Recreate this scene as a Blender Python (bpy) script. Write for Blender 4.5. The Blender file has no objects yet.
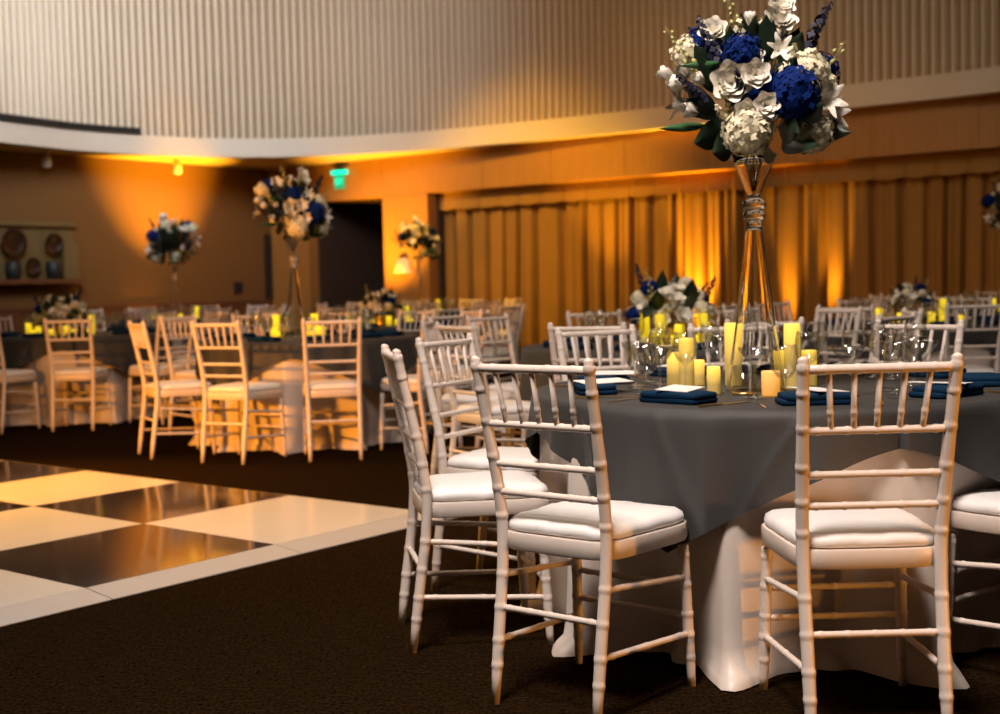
import bpy, math, random
from math import sin, cos, pi, sqrt, hypot, atan2, radians
from mathutils import Vector, Matrix
random.seed(11)
S = bpy.context.scene
COL = S.collection

# ------------------------------------------------------------------ mesh helpers
class MB:
    def __init__(s): s.v = []; s.f = []
    def grid(s, rows, closed_u=False, closed_v=False):
        b = len(s.v); n = len(rows); m = len(rows[0])
        for r in rows: s.v.extend([tuple(p) for p in r])
        for i in range(n if closed_v else n-1):
            for j in range(m if closed_u else m-1):
                i2 = (i+1) % n; j2 = (j+1) % m
                s.f.append((b+i*m+j, b+i*m+j2, b+i2*m+j2, b+i2*m+j))
        return s
    def lathe(s, prof, seg=16, c=(0, 0, 0), cap=False):
        rows = [[(c[0]+r*cos(2*pi*k/seg), c[1]+r*sin(2*pi*k/seg), c[2]+z) for k in range(seg)] for r, z in prof]
        b = len(s.v); s.grid(rows, closed_u=True)
        if cap:
            s.f.append(tuple(b+k for k in range(seg))[::-1])
            e = b+(len(prof)-1)*seg; s.f.append(tuple(e+k for k in range(seg)))
        return s
    def tube(s, pts, rad, seg=8, cap=True):
        pts = [Vector(p) for p in pts]
        if not hasattr(rad, '__len__'): rad = [rad]*len(pts)
        b = len(s.v); rows = []
        t0 = (pts[1]-pts[0]).normalized()
        up = Vector((0, 0, 1)) if abs(t0.z) < .9 else Vector((1, 0, 0))
        nrm = t0.cross(up).normalized()
        for i, p in enumerate(pts):
            t = (pts[min(i+1, len(pts)-1)]-pts[max(i-1, 0)]).normalized()
            nrm = (nrm-t*nrm.dot(t)).normalized(); bn = t.cross(nrm)
            rows.append([p+(nrm*cos(2*pi*k/seg)+bn*sin(2*pi*k/seg))*rad[i] for k in range(seg)])
        s.grid(rows, closed_u=True)
        if cap:
            s.f.append(tuple(b+k for k in range(seg))[::-1])
            e = b+(len(pts)-1)*seg; s.f.append(tuple(e+k for k in range(seg)))
        return s
    def box(s, x0, x1, y0, y1, z0, z1, M=None):
        b = len(s.v)
        P = [(x, y, z) for z in (z0, z1) for y in (y0, y1) for x in (x0, x1)]
        if M is not None: P = [tuple(M @ Vector(p)) for p in P]
        s.v.extend(P)
        for q in ((0, 2, 3, 1), (4, 5, 7, 6), (0, 1, 5, 4), (2, 6, 7, 3), (0, 4, 6, 2), (1, 3, 7, 5)):
            s.f.append(tuple(b+k for k in q))
        return s
    def poly_prism(s, pts, z0, z1):
        b = len(s.v); n = len(pts)
        s.v.extend([(x, y, z0) for x, y in pts]+[(x, y, z1) for x, y in pts])
        s.f.append(tuple(b+k for k in range(n))[::-1]); s.f.append(tuple(b+n+k for k in range(n)))
        for k in range(n): s.f.append((b+k, b+(k+1) % n, b+n+(k+1) % n, b+n+k))
        return s
    def add(s, o, M):
        b = len(s.v); s.v.extend([tuple(M @ Vector(p)) for p in o.v])
        s.f.extend([tuple(b+k for k in f) for f in o.f]); return s
    def mesh(s, name, mat, smooth=True):
        m = bpy.data.meshes.new(name); m.from_pydata(s.v, [], s.f); m.validate()
        if smooth: m.polygons.foreach_set('use_smooth', [True]*len(m.polygons))
        if mat: m.materials.append(mat)
        m.update(); return m

def link(name, mesh, parent=None, loc=(0, 0, 0), rot=(0, 0, 0), sc=(1, 1, 1)):
    o = bpy.data.objects.new(name, mesh); COL.objects.link(o)
    o.location = loc; o.rotation_euler = rot; o.scale = sc
    if parent: o.parent = parent
    return o
def bevel(o, w=.004, seg=2):
    md = o.modifiers.new('bevel', 'BEVEL'); md.width = w; md.segments = seg; md.limit_method = 'ANGLE'
    return o
def tag(o, label, cat, group=None, kind=None):
    o['label'] = label; o['category'] = cat
    if group: o['group'] = group
    if kind: o['kind'] = kind
    return o
def struct(name, mesh, label=None, loc=(0, 0, 0), rot=(0, 0, 0), parent=None):
    o = link(name, mesh, parent, loc, rot); o['kind'] = 'structure'
    if label: o['label'] = label; o['category'] = name.split('_')[0]
    return o
def copy_tree(o, parent=None):
    c = o.copy(); COL.objects.link(c)
    if parent: c.parent = parent
    for ch in KIDS.get(o.name, ()):
        copy_tree(ch, c)
    return c
KIDS = {}
def kids(root):
    KIDS[root.name] = list(root.children)
    for ch in root.children:
        if ch.children: kids(ch)

# ------------------------------------------------------------------ materials
def nodes(m):
    m.use_nodes = True; return m.node_tree.nodes, m.node_tree.links, m.node_tree.nodes['Principled BSDF']
def mat(name, col, rough=.5, noise=0, nscale=20, bump=0, bscale=200, sheen=0, metal=0, spec=.5, trans=0, sub=0):
    m = bpy.data.materials.new(name); N, L, b = nodes(m)
    b.inputs['Base Color'].default_value = (*col, 1); b.inputs['Roughness'].default_value = rough
    b.inputs['Metallic'].default_value = metal; b.inputs['Specular IOR Level'].default_value = spec
    if sheen: b.inputs['Sheen Weight'].default_value = sheen; b.inputs['Sheen Roughness'].default_value = .4
    if trans: b.inputs['Transmission Weight'].default_value = trans
    if sub:
        b.inputs['Subsurface Weight'].default_value = sub; b.inputs['Subsurface Radius'].default_value = (.02, .014, .008)
        b.inputs['Subsurface Scale'].default_value = .5
    tc = N.new('ShaderNodeTexCoord')
    if noise:
        t = N.new('ShaderNodeTexNoise'); t.inputs['Scale'].default_value = nscale; t.inputs['Detail'].default_value = 4
        L.new(tc.outputs['Object'], t.inputs['Vector'])
        r = N.new('ShaderNodeMix'); r.data_type = 'RGBA'
        r.inputs['A'].default_value = (*[c*(1-noise) for c in col], 1); r.inputs['B'].default_value = (*[min(1, c*(1+noise)) for c in col], 1)
        L.new(t.outputs['Fac'], r.inputs['Factor']); L.new(r.outputs['Result'], b.inputs['Base Color'])
    if bump:
        t = N.new('ShaderNodeTexNoise'); t.inputs['Scale'].default_value = bscale; t.inputs['Detail'].default_value = 3
        L.new(tc.outputs['Object'], t.inputs['Vector'])
        bm = N.new('ShaderNodeBump'); bm.inputs['Strength'].default_value = bump; bm.inputs['Distance'].default_value = .004
        L.new(t.outputs['Fac'], bm.inputs['Height']); L.new(bm.outputs['Normal'], b.inputs['Normal'])
    return m
def wood(name, c1, c2, rough=.45, sc=(14, 14, .8)):
    m = bpy.data.materials.new(name); N, L, b = nodes(m)
    tc = N.new('ShaderNodeTexCoord'); mp = N.new('ShaderNodeMapping'); mp.inputs['Scale'].default_value = sc
    t = N.new('ShaderNodeTexNoise'); t.inputs['Scale'].default_value = 2.2; t.inputs['Detail'].default_value = 6
    r = N.new('ShaderNodeValToRGB'); r.color_ramp.elements[0].position = .3; r.color_ramp.elements[1].position = .7
    r.color_ramp.elements[0].color = (*c1, 1); r.color_ramp.elements[1].color = (*c2, 1)
    L.new(tc.outputs['Object'], mp.inputs['Vector']); L.new(mp.outputs['Vector'], t.inputs['Vector'])
    L.new(t.outputs['Fac'], r.inputs['Fac']); L.new(r.outputs['Color'], b.inputs['Base Color'])
    b.inputs['Roughness'].default_value = rough; return m
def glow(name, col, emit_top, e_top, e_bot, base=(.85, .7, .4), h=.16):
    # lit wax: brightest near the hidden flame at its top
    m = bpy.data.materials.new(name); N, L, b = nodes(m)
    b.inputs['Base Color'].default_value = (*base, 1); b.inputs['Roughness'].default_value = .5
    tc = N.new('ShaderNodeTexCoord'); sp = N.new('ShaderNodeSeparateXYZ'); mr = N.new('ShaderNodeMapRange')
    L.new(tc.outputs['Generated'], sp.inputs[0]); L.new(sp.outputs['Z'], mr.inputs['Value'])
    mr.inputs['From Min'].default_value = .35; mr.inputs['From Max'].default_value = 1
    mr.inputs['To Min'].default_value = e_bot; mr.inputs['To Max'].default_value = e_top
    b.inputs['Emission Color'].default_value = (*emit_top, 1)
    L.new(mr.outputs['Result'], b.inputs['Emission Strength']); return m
def thin_glass(name, tint=(.97, .97, .96), refl=.5):
    m = bpy.data.materials.new(name); m.use_nodes = True; N = m.node_tree.nodes; L = m.node_tree.links; N.clear()
    o = N.new('ShaderNodeOutputMaterial'); tr = N.new('ShaderNodeBsdfTransparent'); tr.inputs[0].default_value = (*tint, 1)
    gl = N.new('ShaderNodeBsdfGlossy'); gl.inputs['Roughness'].default_value = .03
    lw = N.new('ShaderNodeLayerWeight'); lw.inputs['Blend'].default_value = .32
    ml = N.new('ShaderNodeMath'); ml.operation = 'MULTIPLY_ADD'; ml.inputs[1].default_value = refl; ml.inputs[2].default_value = .03
    mx = N.new('ShaderNodeMixShader')
    L.new(lw.outputs['Facing'], ml.inputs[0]); L.new(ml.outputs[0], mx.inputs[0])
    L.new(tr.outputs[0], mx.inputs[1]); L.new(gl.outputs[0], mx.inputs[2]); L.new(mx.outputs[0], o.inputs[0]); return m

M = {}
M['white'] = mat('white_painted_wood', (.74, .63, .55), .38, noise=.05, nscale=9)
M['cushion'] = mat('ivory_satin', (.84, .80, .78), .5, sheen=.3, bump=.25, bscale=30)
M['overlay'] = mat('charcoal_cloth', (.034, .032, .031), .65, sheen=.05, noise=.06, nscale=60, bump=.15, bscale=500)
M['ivory'] = mat('ivory_cloth', (.66, .57, .50), .42, sheen=.2, bump=.1, bscale=60)
M['napkin'] = mat('teal_linen', (.0004, .020, .052), .8, spec=.15, bump=.4, bscale=300)
M['card'] = mat('white_card', (.85, .82, .78), .5)
M['silver'] = mat('silver_cutlery', (.75, .73, .7), .22, metal=1)
M['gold'] = mat('gold_metal', (.75, .5, .18), .3, metal=1)
M['glass'] = thin_glass('thin_clear_glass')
M['vase'] = mat('vase_glass', (1, 1, 1), .0, trans=1)
M['vase'].node_tree.nodes['Principled BSDF'].inputs['IOR'].default_value = 1.42
M['wax'] = glow('lit_wax', None, (1, .60, .04), 1.3, .18, (.55, .40, .16))
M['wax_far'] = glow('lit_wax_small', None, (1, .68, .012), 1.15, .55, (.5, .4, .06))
M['lantern'] = glow('paper_lantern', None, (1, .40, .04), 1.0, .7, (.6, .4, .2))
M['flame'] = mat('flame', (1, .6, .1), .5)
M['flame'].node_tree.nodes['Principled BSDF'].inputs['Emission Color'].default_value = (1, .55, .08, 1)
M['flame'].node_tree.nodes['Principled BSDF'].inputs['Emission Strength'].default_value = 6
M['white_petal'] = mat('white_petal', (.84, .78, .66), .55, sub=.0)
M['cream_petal'] = mat('cream_petal', (.78, .70, .48), .6, noise=.15, nscale=60)
M['blue_petal'] = mat('blue_petal', (.003, .017, .12), .8, spec=.1, noise=.5, nscale=60)
M['indigo_petal'] = mat('indigo_petal', (.006, .007, .035), .6, noise=.4, nscale=60)
M['bud'] = mat('green_bud', (.46, .42, .15), .55, noise=.2, nscale=80)
M['leaf'] = mat('dark_leaf', (.008, .020, .008), .45, noise=.4, nscale=30)
M['leaf_light'] = mat('fresh_leaf', (.03, .10, .03), .45, noise=.3, nscale=30)
M['stem'] = mat('green_stem', (.05, .10, .03), .6)
M['black'] = mat('black_metal', (.012, .012, .012), .5)
M['offwhite'] = mat('white_enamel', (.6, .55, .48), .5)
M['drum'] = mat('painted_ribs', (.62, .52, .40), .7, noise=.06, nscale=1.2)
M['groove'] = mat('tan_groove', (.25, .16, .07), .8)
M['band'] = mat('painted_plaster', (.62, .54, .44), .75, noise=.05, nscale=2)
M['soffit'] = mat('soffit_paint', (.55, .42, .27), .8)
M['wallpaint'] = mat('brown_wall_paint', (.15, .070, .015), .75, noise=.08, nscale=1.3)
M['wainscot'] = wood('red_brown_wood', (.10, .035, .014), (.16, .055, .02), .5)
M['maple'] = wood('maple_panel', (.28, .130, .030), (.35, .17, .04), .5)
M['dark'] = mat('dark_corridor', (.045, .022, .012), .8)
M['curtain'] = mat('bronze_curtain', (.25, .132, .024), .75, sheen=.05, noise=.12, nscale=3, bump=.1, bscale=300)
M['shelfwood'] = wood('pale_shelf_wood', (.13, .085, .03), (.17, .115, .045), .5)
M['bowl'] = mat('dark_red_bowl', (.026, .009, .006), .35, noise=.5, nscale=12)
M['bluebox'] = mat('dark_slate_pot', (.010, .013, .014), .5, noise=.4, nscale=20)

# carpet: dark woven brown with fine streaks
def carpet():
    m = bpy.data.materials.new('brown_carpet'); N, L, b = nodes(m); b.inputs['Roughness'].default_value = .95
    b.inputs['Specular IOR Level'].default_value = .0
    tc = N.new('ShaderNodeTexCoord'); mp = N.new('ShaderNodeMapping'); mp.inputs['Scale'].default_value = (6, 60, 1)
    mp.inputs['Rotation'].default_value = (0, 0, .12)
    t = N.new('ShaderNodeTexNoise'); t.inputs['Scale'].default_value = 2.2; t.inputs['Detail'].default_value = 8; t.inputs['Roughness'].default_value = .75
    t2 = N.new('ShaderNodeTexNoise'); t2.inputs['Scale'].default_value = 90; t2.inputs['Detail'].default_value = 2
    ad = N.new('ShaderNodeMath'); ad.operation = 'MULTIPLY'
    r = N.new('ShaderNodeValToRGB'); r.color_ramp.elements[0].position = .12; r.color_ramp.elements[1].position = .48
    r.color_ramp.elements[0].color = (.0012, .0006, .0003, 1); r.color_ramp.elements[1].color = (.036, .019, .008, 1)
    L.new(tc.outputs['Object'], mp.inputs['Vector']); L.new(mp.outputs['Vector'], t.inputs['Vector'])
    L.new(tc.outputs['Object'], t2.inputs['Vector']); L.new(t.outputs['Fac'], ad.inputs[0]); L.new(t2.outputs['Fac'], ad.inputs[1])
    L.new(ad.outputs[0], r.inputs['Fac']); L.new(r.outputs['Color'], b.inputs['Base Color'])
    bm = N.new('ShaderNodeBump'); bm.inputs['Strength'].default_value = .6; bm.inputs['Distance'].default_value = .006
    L.new(ad.outputs[0], bm.inputs['Height']); L.new(bm.outputs['Normal'], b.inputs['Normal']); return m
M['carpet'] = carpet()
def gloss_tile(name, col, rough, noise):
    m = mat(name, col, rough, noise=noise, nscale=2.5)
    b = m.node_tree.nodes['Principled BSDF']; b.inputs['Specular IOR Level'].default_value = .6; return m
M['ramp'] = mat('satin_edge_ramp', (.46, .41, .37), .45)
M['tile_white'] = gloss_tile('white_gloss_tile', (.66, .60, .52), .16, .06)
M['tile_black'] = gloss_tile('black_gloss_tile', (.016, .010, .008), .09, .4)

# ------------------------------------------------------------------ camera
F, PITCH, ROLL, HC = 1281.8, .0567, .0248, 1.094
cam = bpy.data.cameras.new('camera'); cam.sensor_width = 36; cam.lens = F/1000*36
cam.dof.use_dof = True; cam.dof.focus_distance = 3.35; cam.dof.aperture_fstop = 3.2
co = bpy.data.objects.new('camera', cam); COL.objects.link(co); S.camera = co
co.matrix_world = Matrix.Translation((0, 0, HC)) @ Matrix.Rotation(pi/2-PITCH, 4, 'X') @ Matrix.Rotation(-ROLL, 4, 'Z')

# ------------------------------------------------------------------ room shell
P1 = Vector((-.98, 18.6)); D1 = Vector((.803, -.596)); N1 = Vector((.596, .803))      # curtain wall, N1 points out of the room
CR = P1+D1*-3.29                                                                      # corner
U2 = Vector((2.82, 3.73)).normalized(); N2 = Vector((-U2.y, U2.x))                    # left wall, N2 points out of the room
R1 = atan2(D1.y, D1.x); R2 = atan2(U2.y, U2.x)
def W1(t, out, z): p = P1+D1*t+N1*out; return (p.x, p.y, z)
def W2(t, out, z): p = CR-U2*t+N2*out; return (p.x, p.y, z)
def w1box(mb, t0, t1, o0, o1, z0, z1): mb.box(t0, t1, o0, o1, z0, z1); return mb      # local x along the wall, y outward
W1R = (0, 0, R1); W1L = (P1.x, P1.y, 0); W2R = (0, 0, R2); W2L = (CR.x, CR.y, 0)

struct('floor', MB().box(-14, 12, -5, 24, -.1, 0).mesh('floor', M['carpet'], False), 'dark brown streaked carpet of the ballroom')
mb = MB()
ts = [-3.29, -2.43]; w1box(mb, -3.285, -2.44, 0, .2, 0, 2.43)
w1box(mb, -.88, -.02, 0, .2, 0, 2.43)
edges = [-3.29, -2.43, -.88, 1.0, 2.15, 3.3, 4.45, 5.6, 6.55, 7.75, 8.95, 10.2, 11.4]
for a, b in zip(edges[:-1], edges[1:]): w1box(mb, a+.004, b-.004, 0, .25, 2.435, 3.0)
w1box(mb, -3.29, 11.4, .012, .24, 2.44, 2.99)
o = struct('wall_back', mb.mesh('wall_back', M['maple'], False), 'maple panelled wall above the curtain with a pale pier', W1L, W1R)
mb = MB(); w1box(mb, -.02, .02, .2, .62, 0, 2.43); w1box(mb, -.02, 11.4, .6, .65, 0, 3); w1box(mb, -.02, 11.4, .25, .6, 2.44, 2.48)
struct('wall_recess', mb.mesh('wall_recess', M['dark'], False), 'dark recess behind the long curtain', W1L, W1R)
mb = MB(); w1box(mb, -2.44, -2.39, .2, 3, 0, 2.43); w1box(mb, -.93, -.88, .2, 3, 0, 2.43); w1box(mb, -2.44, -.88, 3, 3.1, 0, 2.43); w1box(mb, -2.44, -.88, .25, 3, 2.43, 2.48)
struct('wall_corridor', mb.mesh('wall_corridor', M['dark'], False), 'dark corridor behind the wide doorway', W1L, W1R)
struct('wall_left', MB().box(-15, 0, 0, .2, 0, 3.0).mesh('wall_left', M['wallpaint'], False), 'brown painted wall with the display shelf', W2L, W2R)
mb = MB().box(-15, -.03, -.03, 0, 0, .90); mb.box(-15, -.03, -.05, 0, .90, .94)
struct('trim_1', mb.mesh('trim_1', M['wainscot'], False), 'dark red brown wainscot along the brown wall', W2L, W2R)
struct('trim_shadow_gap', MB().box(-.14, -.02, -.04, .0, .94, 1.98).mesh('trim_shadow_gap', M['black'], False), 'tall dark strip for the shadow gap in the room corner', W2L, W2R)  # black strip stands in for the shade of the corner gap

# drum ring
ring_vis = [(-8.2, 11.2), (-7.35, 13.6), (-6.07, 15.86), (-5.27, 17.2), (-3.97, 18.2), (-2.48, 18.42), (-.9, 17.95), (.2, 17.35), (1.29, 16.68), (2.6, 15.72), (4.02, 14.62), (5.35, 13.55),
            (7.3, 11.3), (8.3, 8.2), (8.3, 4.5), (7.0, .5), (4.0, -2.6), (0, -3.8), (-4, -2.8), (-7.2, .2), (-8.6, 4), (-8.8, 8)]
def catmull(P, n):
    out = []; N = len(P)
    for i in range(N):
        p0, p1, p2, p3 = (Vector(P[(i+k-1) % N]) for k in range(4))
        for j in range(n):
            t = j/n
            out.append(.5*((2*p1)+(p2-p0)*t+(2*p0-5*p1+4*p2-p3)*t*t+(3*p1-p0-3*p2+p3)*t**3))
    return out
fine = catmull(ring_vis, 40)
L_ = [0]
for a, b in zip(fine, fine[1:]+fine[:1]): L_.append(L_[-1]+(b-a).length)
per = L_[-1]
def ring_at(s, k=[0]):
    s %= per; lo, hi = 0, len(fine)
    while hi-lo > 1:
        mid = (lo+hi)//2
        if L_[mid] <= s: lo = mid
        else: hi = mid
    a, b = fine[lo], fine[(lo+1) % len(fine)]; t = (s-L_[lo])/max(1e-9, L_[lo+1]-L_[lo])
    tg = (fine[(lo+2) % len(fine)]-fine[(lo-1) % len(fine)]).normalized()
    return a+(b-a)*t, Vector((-tg.y, tg.x))     # left normal
nrib = round(per/.107); pitch = per/nrib; seg = 10
ctr = Vector((-.5, 7.5))
low, inn = [], []
for i in range(nrib*seg):
    s = i*pitch/seg; p, n = ring_at(s)
    if (p+n-ctr).length < (p-ctr).length: n = -n        # outward
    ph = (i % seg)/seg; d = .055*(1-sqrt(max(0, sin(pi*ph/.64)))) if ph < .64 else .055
    low.append((p, n, d))
mb = MB(); mb.grid([[(p.x+n.x*(d+.008), p.y+n.y*(d+.008), z) for p, n, d in low] for z in (3.25, 6.2)], closed_u=True)
me = mb.mesh('wall_drum', M['drum'], False); me.materials.append(M['groove'])
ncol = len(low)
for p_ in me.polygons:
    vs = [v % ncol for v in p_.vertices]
    if all(low[v][2] > .045 for v in vs): p_.material_index = 1  # deepest faces between the ribs take a darker tan
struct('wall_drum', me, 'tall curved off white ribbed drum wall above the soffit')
sub = low[::5]
mb = MB(); mb.grid([[(p.x+n.x*q, p.y+n.y*q, z) for p, n, d in sub] for q, z in ((.14, 2.985), (0, 2.985), (0, 3.24), (.0, 3.25), (.09, 3.252))], closed_u=True)
struct('trim_3', mb.mesh('trim_3', M['band'], False), 'smooth curved band below the ribbed drum')
mb = MB(); rows = [[], []]
for p, n, d in sub:
    rows[0].append((p.x+n.x*.1, p.y+n.y*.1, 3.0))
    u = (p-ctr).normalized(); t = 5.0
    for (A, nn) in ((P1, N1), (CR, N2)):
        dn = u.dot(nn)
        if dn > 1e-3: t = min(t, max(.1, (A-p).dot(nn)/dn+.1))
    q = p+u*t; rows[1].append((q.x, q.y, 3.0))
mb.grid(rows, closed_u=True)
struct('ceiling', mb.mesh('ceiling', M['soffit'], False), 'flat soffit between the drum and the walls')
mb = MB().box(-13, 12, -6, 22, 6.2, 6.3)
struct('ceiling_drum', mb.mesh('ceiling_drum', M['band'], False), 'high ceiling of the drum')
# dark rail at the foot of the ribs, left
i0 = min(range(len(low)), key=lambda i: (low[i][0]-Vector((-8.2, 11.2))).length)
i1 = min(range(len(low)), key=lambda i: (low[i][0]-Vector((-4.83, 17.62))).length)
seq = low[i0:i1+1:4] if i1 > i0 else low[i1:i0+1:4]
mb = MB(); mb.grid([[(p.x+n.x*q, p.y+n.y*q, z) for p, n, d in seq] for q, z in ((.05, 3.255), (-.05, 3.255), (-.05, 3.335), (.05, 3.335), (.05, 3.255))])
struct('trim_4', mb.mesh('trim_4', M['black'], False), 'black rail at the foot of the ribs')

# ------------------------------------------------------------------ curtain and valance
def fold_offset(t):
    w = 2*pi*(t/.29+.35*sin(t*1.7)+.2*sin(t*4.1+1))
    f = (w/(2*pi)) % 1.0; x = min(f, 1-f)*.29
    return .11*(1-math.exp(-(x/.038)**2))-.03*(x/.145)**2+.010*sin(w*2.3+t)
mb = MB(); cols = 1500; rows = []
for iz in range(13):
    z = 2.3*(1-iz/12)+.01; k = .75+.45*(iz/12); row = []
    for j in range(cols):
        t = .03+11.2*j/(cols-1); tt = t+.02*sin(t*3+z*1.1)*(iz/12)
        row.append((tt, .42-fold_offset(t)*k*1.25, z))
    rows.append(row)
mb.grid(rows)
o = link('curtain', mb.mesh('curtain', M['curtain']), None, W1L, W1R)
tag(o, 'long bronze pleated curtain hanging floor length across the panelled wall', 'curtain')
mb = MB(); rows = []; cols = 1100
for iz in range(7):
    z = 2.44-.24*iz/6; row = []
    for j in range(cols):
        t = .03+11.2*j/(cols-1); f = (t/.36) % 1.0
        d = .05*min(1, f*6)*(1-.5*f)*(.4+.6*iz/6)
        row.append((t, .24-d, z-(.018*sin(pi*f) if iz == 6 else 0)))
    rows.append(row)
mb.grid(rows)
o = link('valance', mb.mesh('valance', M['curtain']), None, W1L, W1R)
tag(o, 'short pleated bronze valance across the top of the long curtain', 'valance')

# ------------------------------------------------------------------ dance floor
T = .9144; TH = .8986; G0 = Vector((-1.6838, 5.9249))
eu = Vector((-cos(TH), -sin(TH))); ev = Vector((-sin(TH), cos(TH)))
def dfp(u, v): return G0+eu*(u-2)*T+ev*(v-2)*T
root = link('dance_floor', None, None, (*dfp(3.5, 3), 0))
tag(root, 'black and white checkered gloss dance floor on the brown carpet', 'dance floor')
def rel(p): return (p.x-root.location.x, p.y-root.location.y)
for u in range(1, 7):
    for v in range(1, 6):
        e = .0025/T
        q = [rel(dfp(u+e, v+e)), rel(dfp(u+1-e, v+e)), rel(dfp(u+1-e, v+1-e)), rel(dfp(u+e, v+1-e))]
        wh = (u+v) % 2 == 0
        mb = MB().poly_prism(q[::-1], .0, .022)
        o = link('panel', mb.mesh('floor_panel', M['tile_white' if wh else 'tile_black'], False), root)
        o['label'] = 'white gloss panel' if wh else 'black gloss panel'
def ramp(pts_in, pts_out):
    mb = MB(); (a, b), (c, d) = pts_in, pts_out
    v = [(*rel(a), .022), (*rel(b), .022), (*rel(d), .003), (*rel(c), .003), (*rel(a), 0), (*rel(b), 0), (*rel(d), 0), (*rel(c), 0)]
    mb.v = v; mb.f = [(0, 1, 2, 3), (4, 7, 6, 5), (0, 4, 5, 1), (1, 5, 6, 2), (2, 6, 7, 3), (3, 7, 4, 0)]
    o = link('edge_ramp', mb.mesh('edge_ramp', M['ramp'], False), root); return o
wd = .165/T
for u in range(1, 7):
    a = dfp(u+.003 if u > 1 else 1, 1); b = dfp(u+1-.003, 1)
    k0 = 1-wd if u == 1 else u+.003; k1 = u+1-.003
    ramp((a, b), (dfp(k0, 1-wd), dfp(k1, 1-wd)))
for v in range(1, 6):
    ramp((dfp(1, v+.003), dfp(1, v+1-.003)), (dfp(1-.035, v+.003), dfp(1-.035, v+1-.003)))

# ------------------------------------------------------------------ chair
def post_samples(path, r0, rings, step=.012):
    # path: list of points with increasing z; returns points and radii with bamboo rings
    zs = set()
    z0, z1 = path[0][2], path[-1][2]
    for z in rings:
        for d in (-.016, -.0085, -.0045, .0045, .0085, .016): zs.add(round(z+d, 4))
    n = 12
    for k in range(n+1): zs.add(round(z0+(z1-z0)*k/n, 4))
    zs = sorted(z for z in zs if z0 <= z <= z1); pts = []; rad = []
    for z in zs:
        for (a, b) in zip(path[:-1], path[1:]):
            if a[2] <= z <= b[2]+1e-9:
                t = (z-a[2])/(b[2]-a[2]); break
        pts.append(tuple(a[i]+(b[i]-a[i])*t for i in range(3)))
        r = r0(z)
        for q in rings:
            if abs(z-q) < .006: r = r0(z)+.0016
        rad.append(r)
    return pts, rad
def rod(a, b, r, rings=(), seg=8):
    a = Vector(a); b = Vector(b); ts = {0.0, 1.0}; L = (b-a).length
    for q in rings:
        for d in (-.014, -.007, -.0035, .0035, .007, .014): ts.add(q+d/L)
    ts = sorted(t for t in ts if 0 <= t <= 1)
    rad = [r+.0013 if any(abs(t-q) < .005/L for q in rings) else r for t in ts]
    return MB().tube([a+(b-a)*t for t in ts], rad, seg)
POST = [(.16, -.210, 0), (.1605, -.186, .18), (.162, -.163, .34), (.163, -.155, .43), (.1645, -.158, .50), (.167, -.172, .60), (.176, -.234, .893)]
def on_post(sx, z):
    for a, b in zip(POST[:-1], POST[1:]):
        if a[2] <= z <= b[2]: t = (z-a[2])/(b[2]-a[2]); break
    return Vector((sx*(a[0]+(b[0]-a[0])*t), a[1]+(b[1]-a[1])*t, z))
def on_leg(sx, z): t = z/.43; return Vector((sx*(.186-.012*t), .206-.018*t, z))
def seat_outline(k=1.0, n=40):
    pts = []
    for i in range(n):
        a = 2*pi*i/n; c, s_ = cos(a), sin(a); e = 6
        r = (abs(c)**e+abs(s_)**e)**(-1/e)
        x = .190*r*c*(1+.075*s_); y = .201*r*s_+.030
        pts.append((x*k, (y-.03)*k+.03))
    return pts
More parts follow.
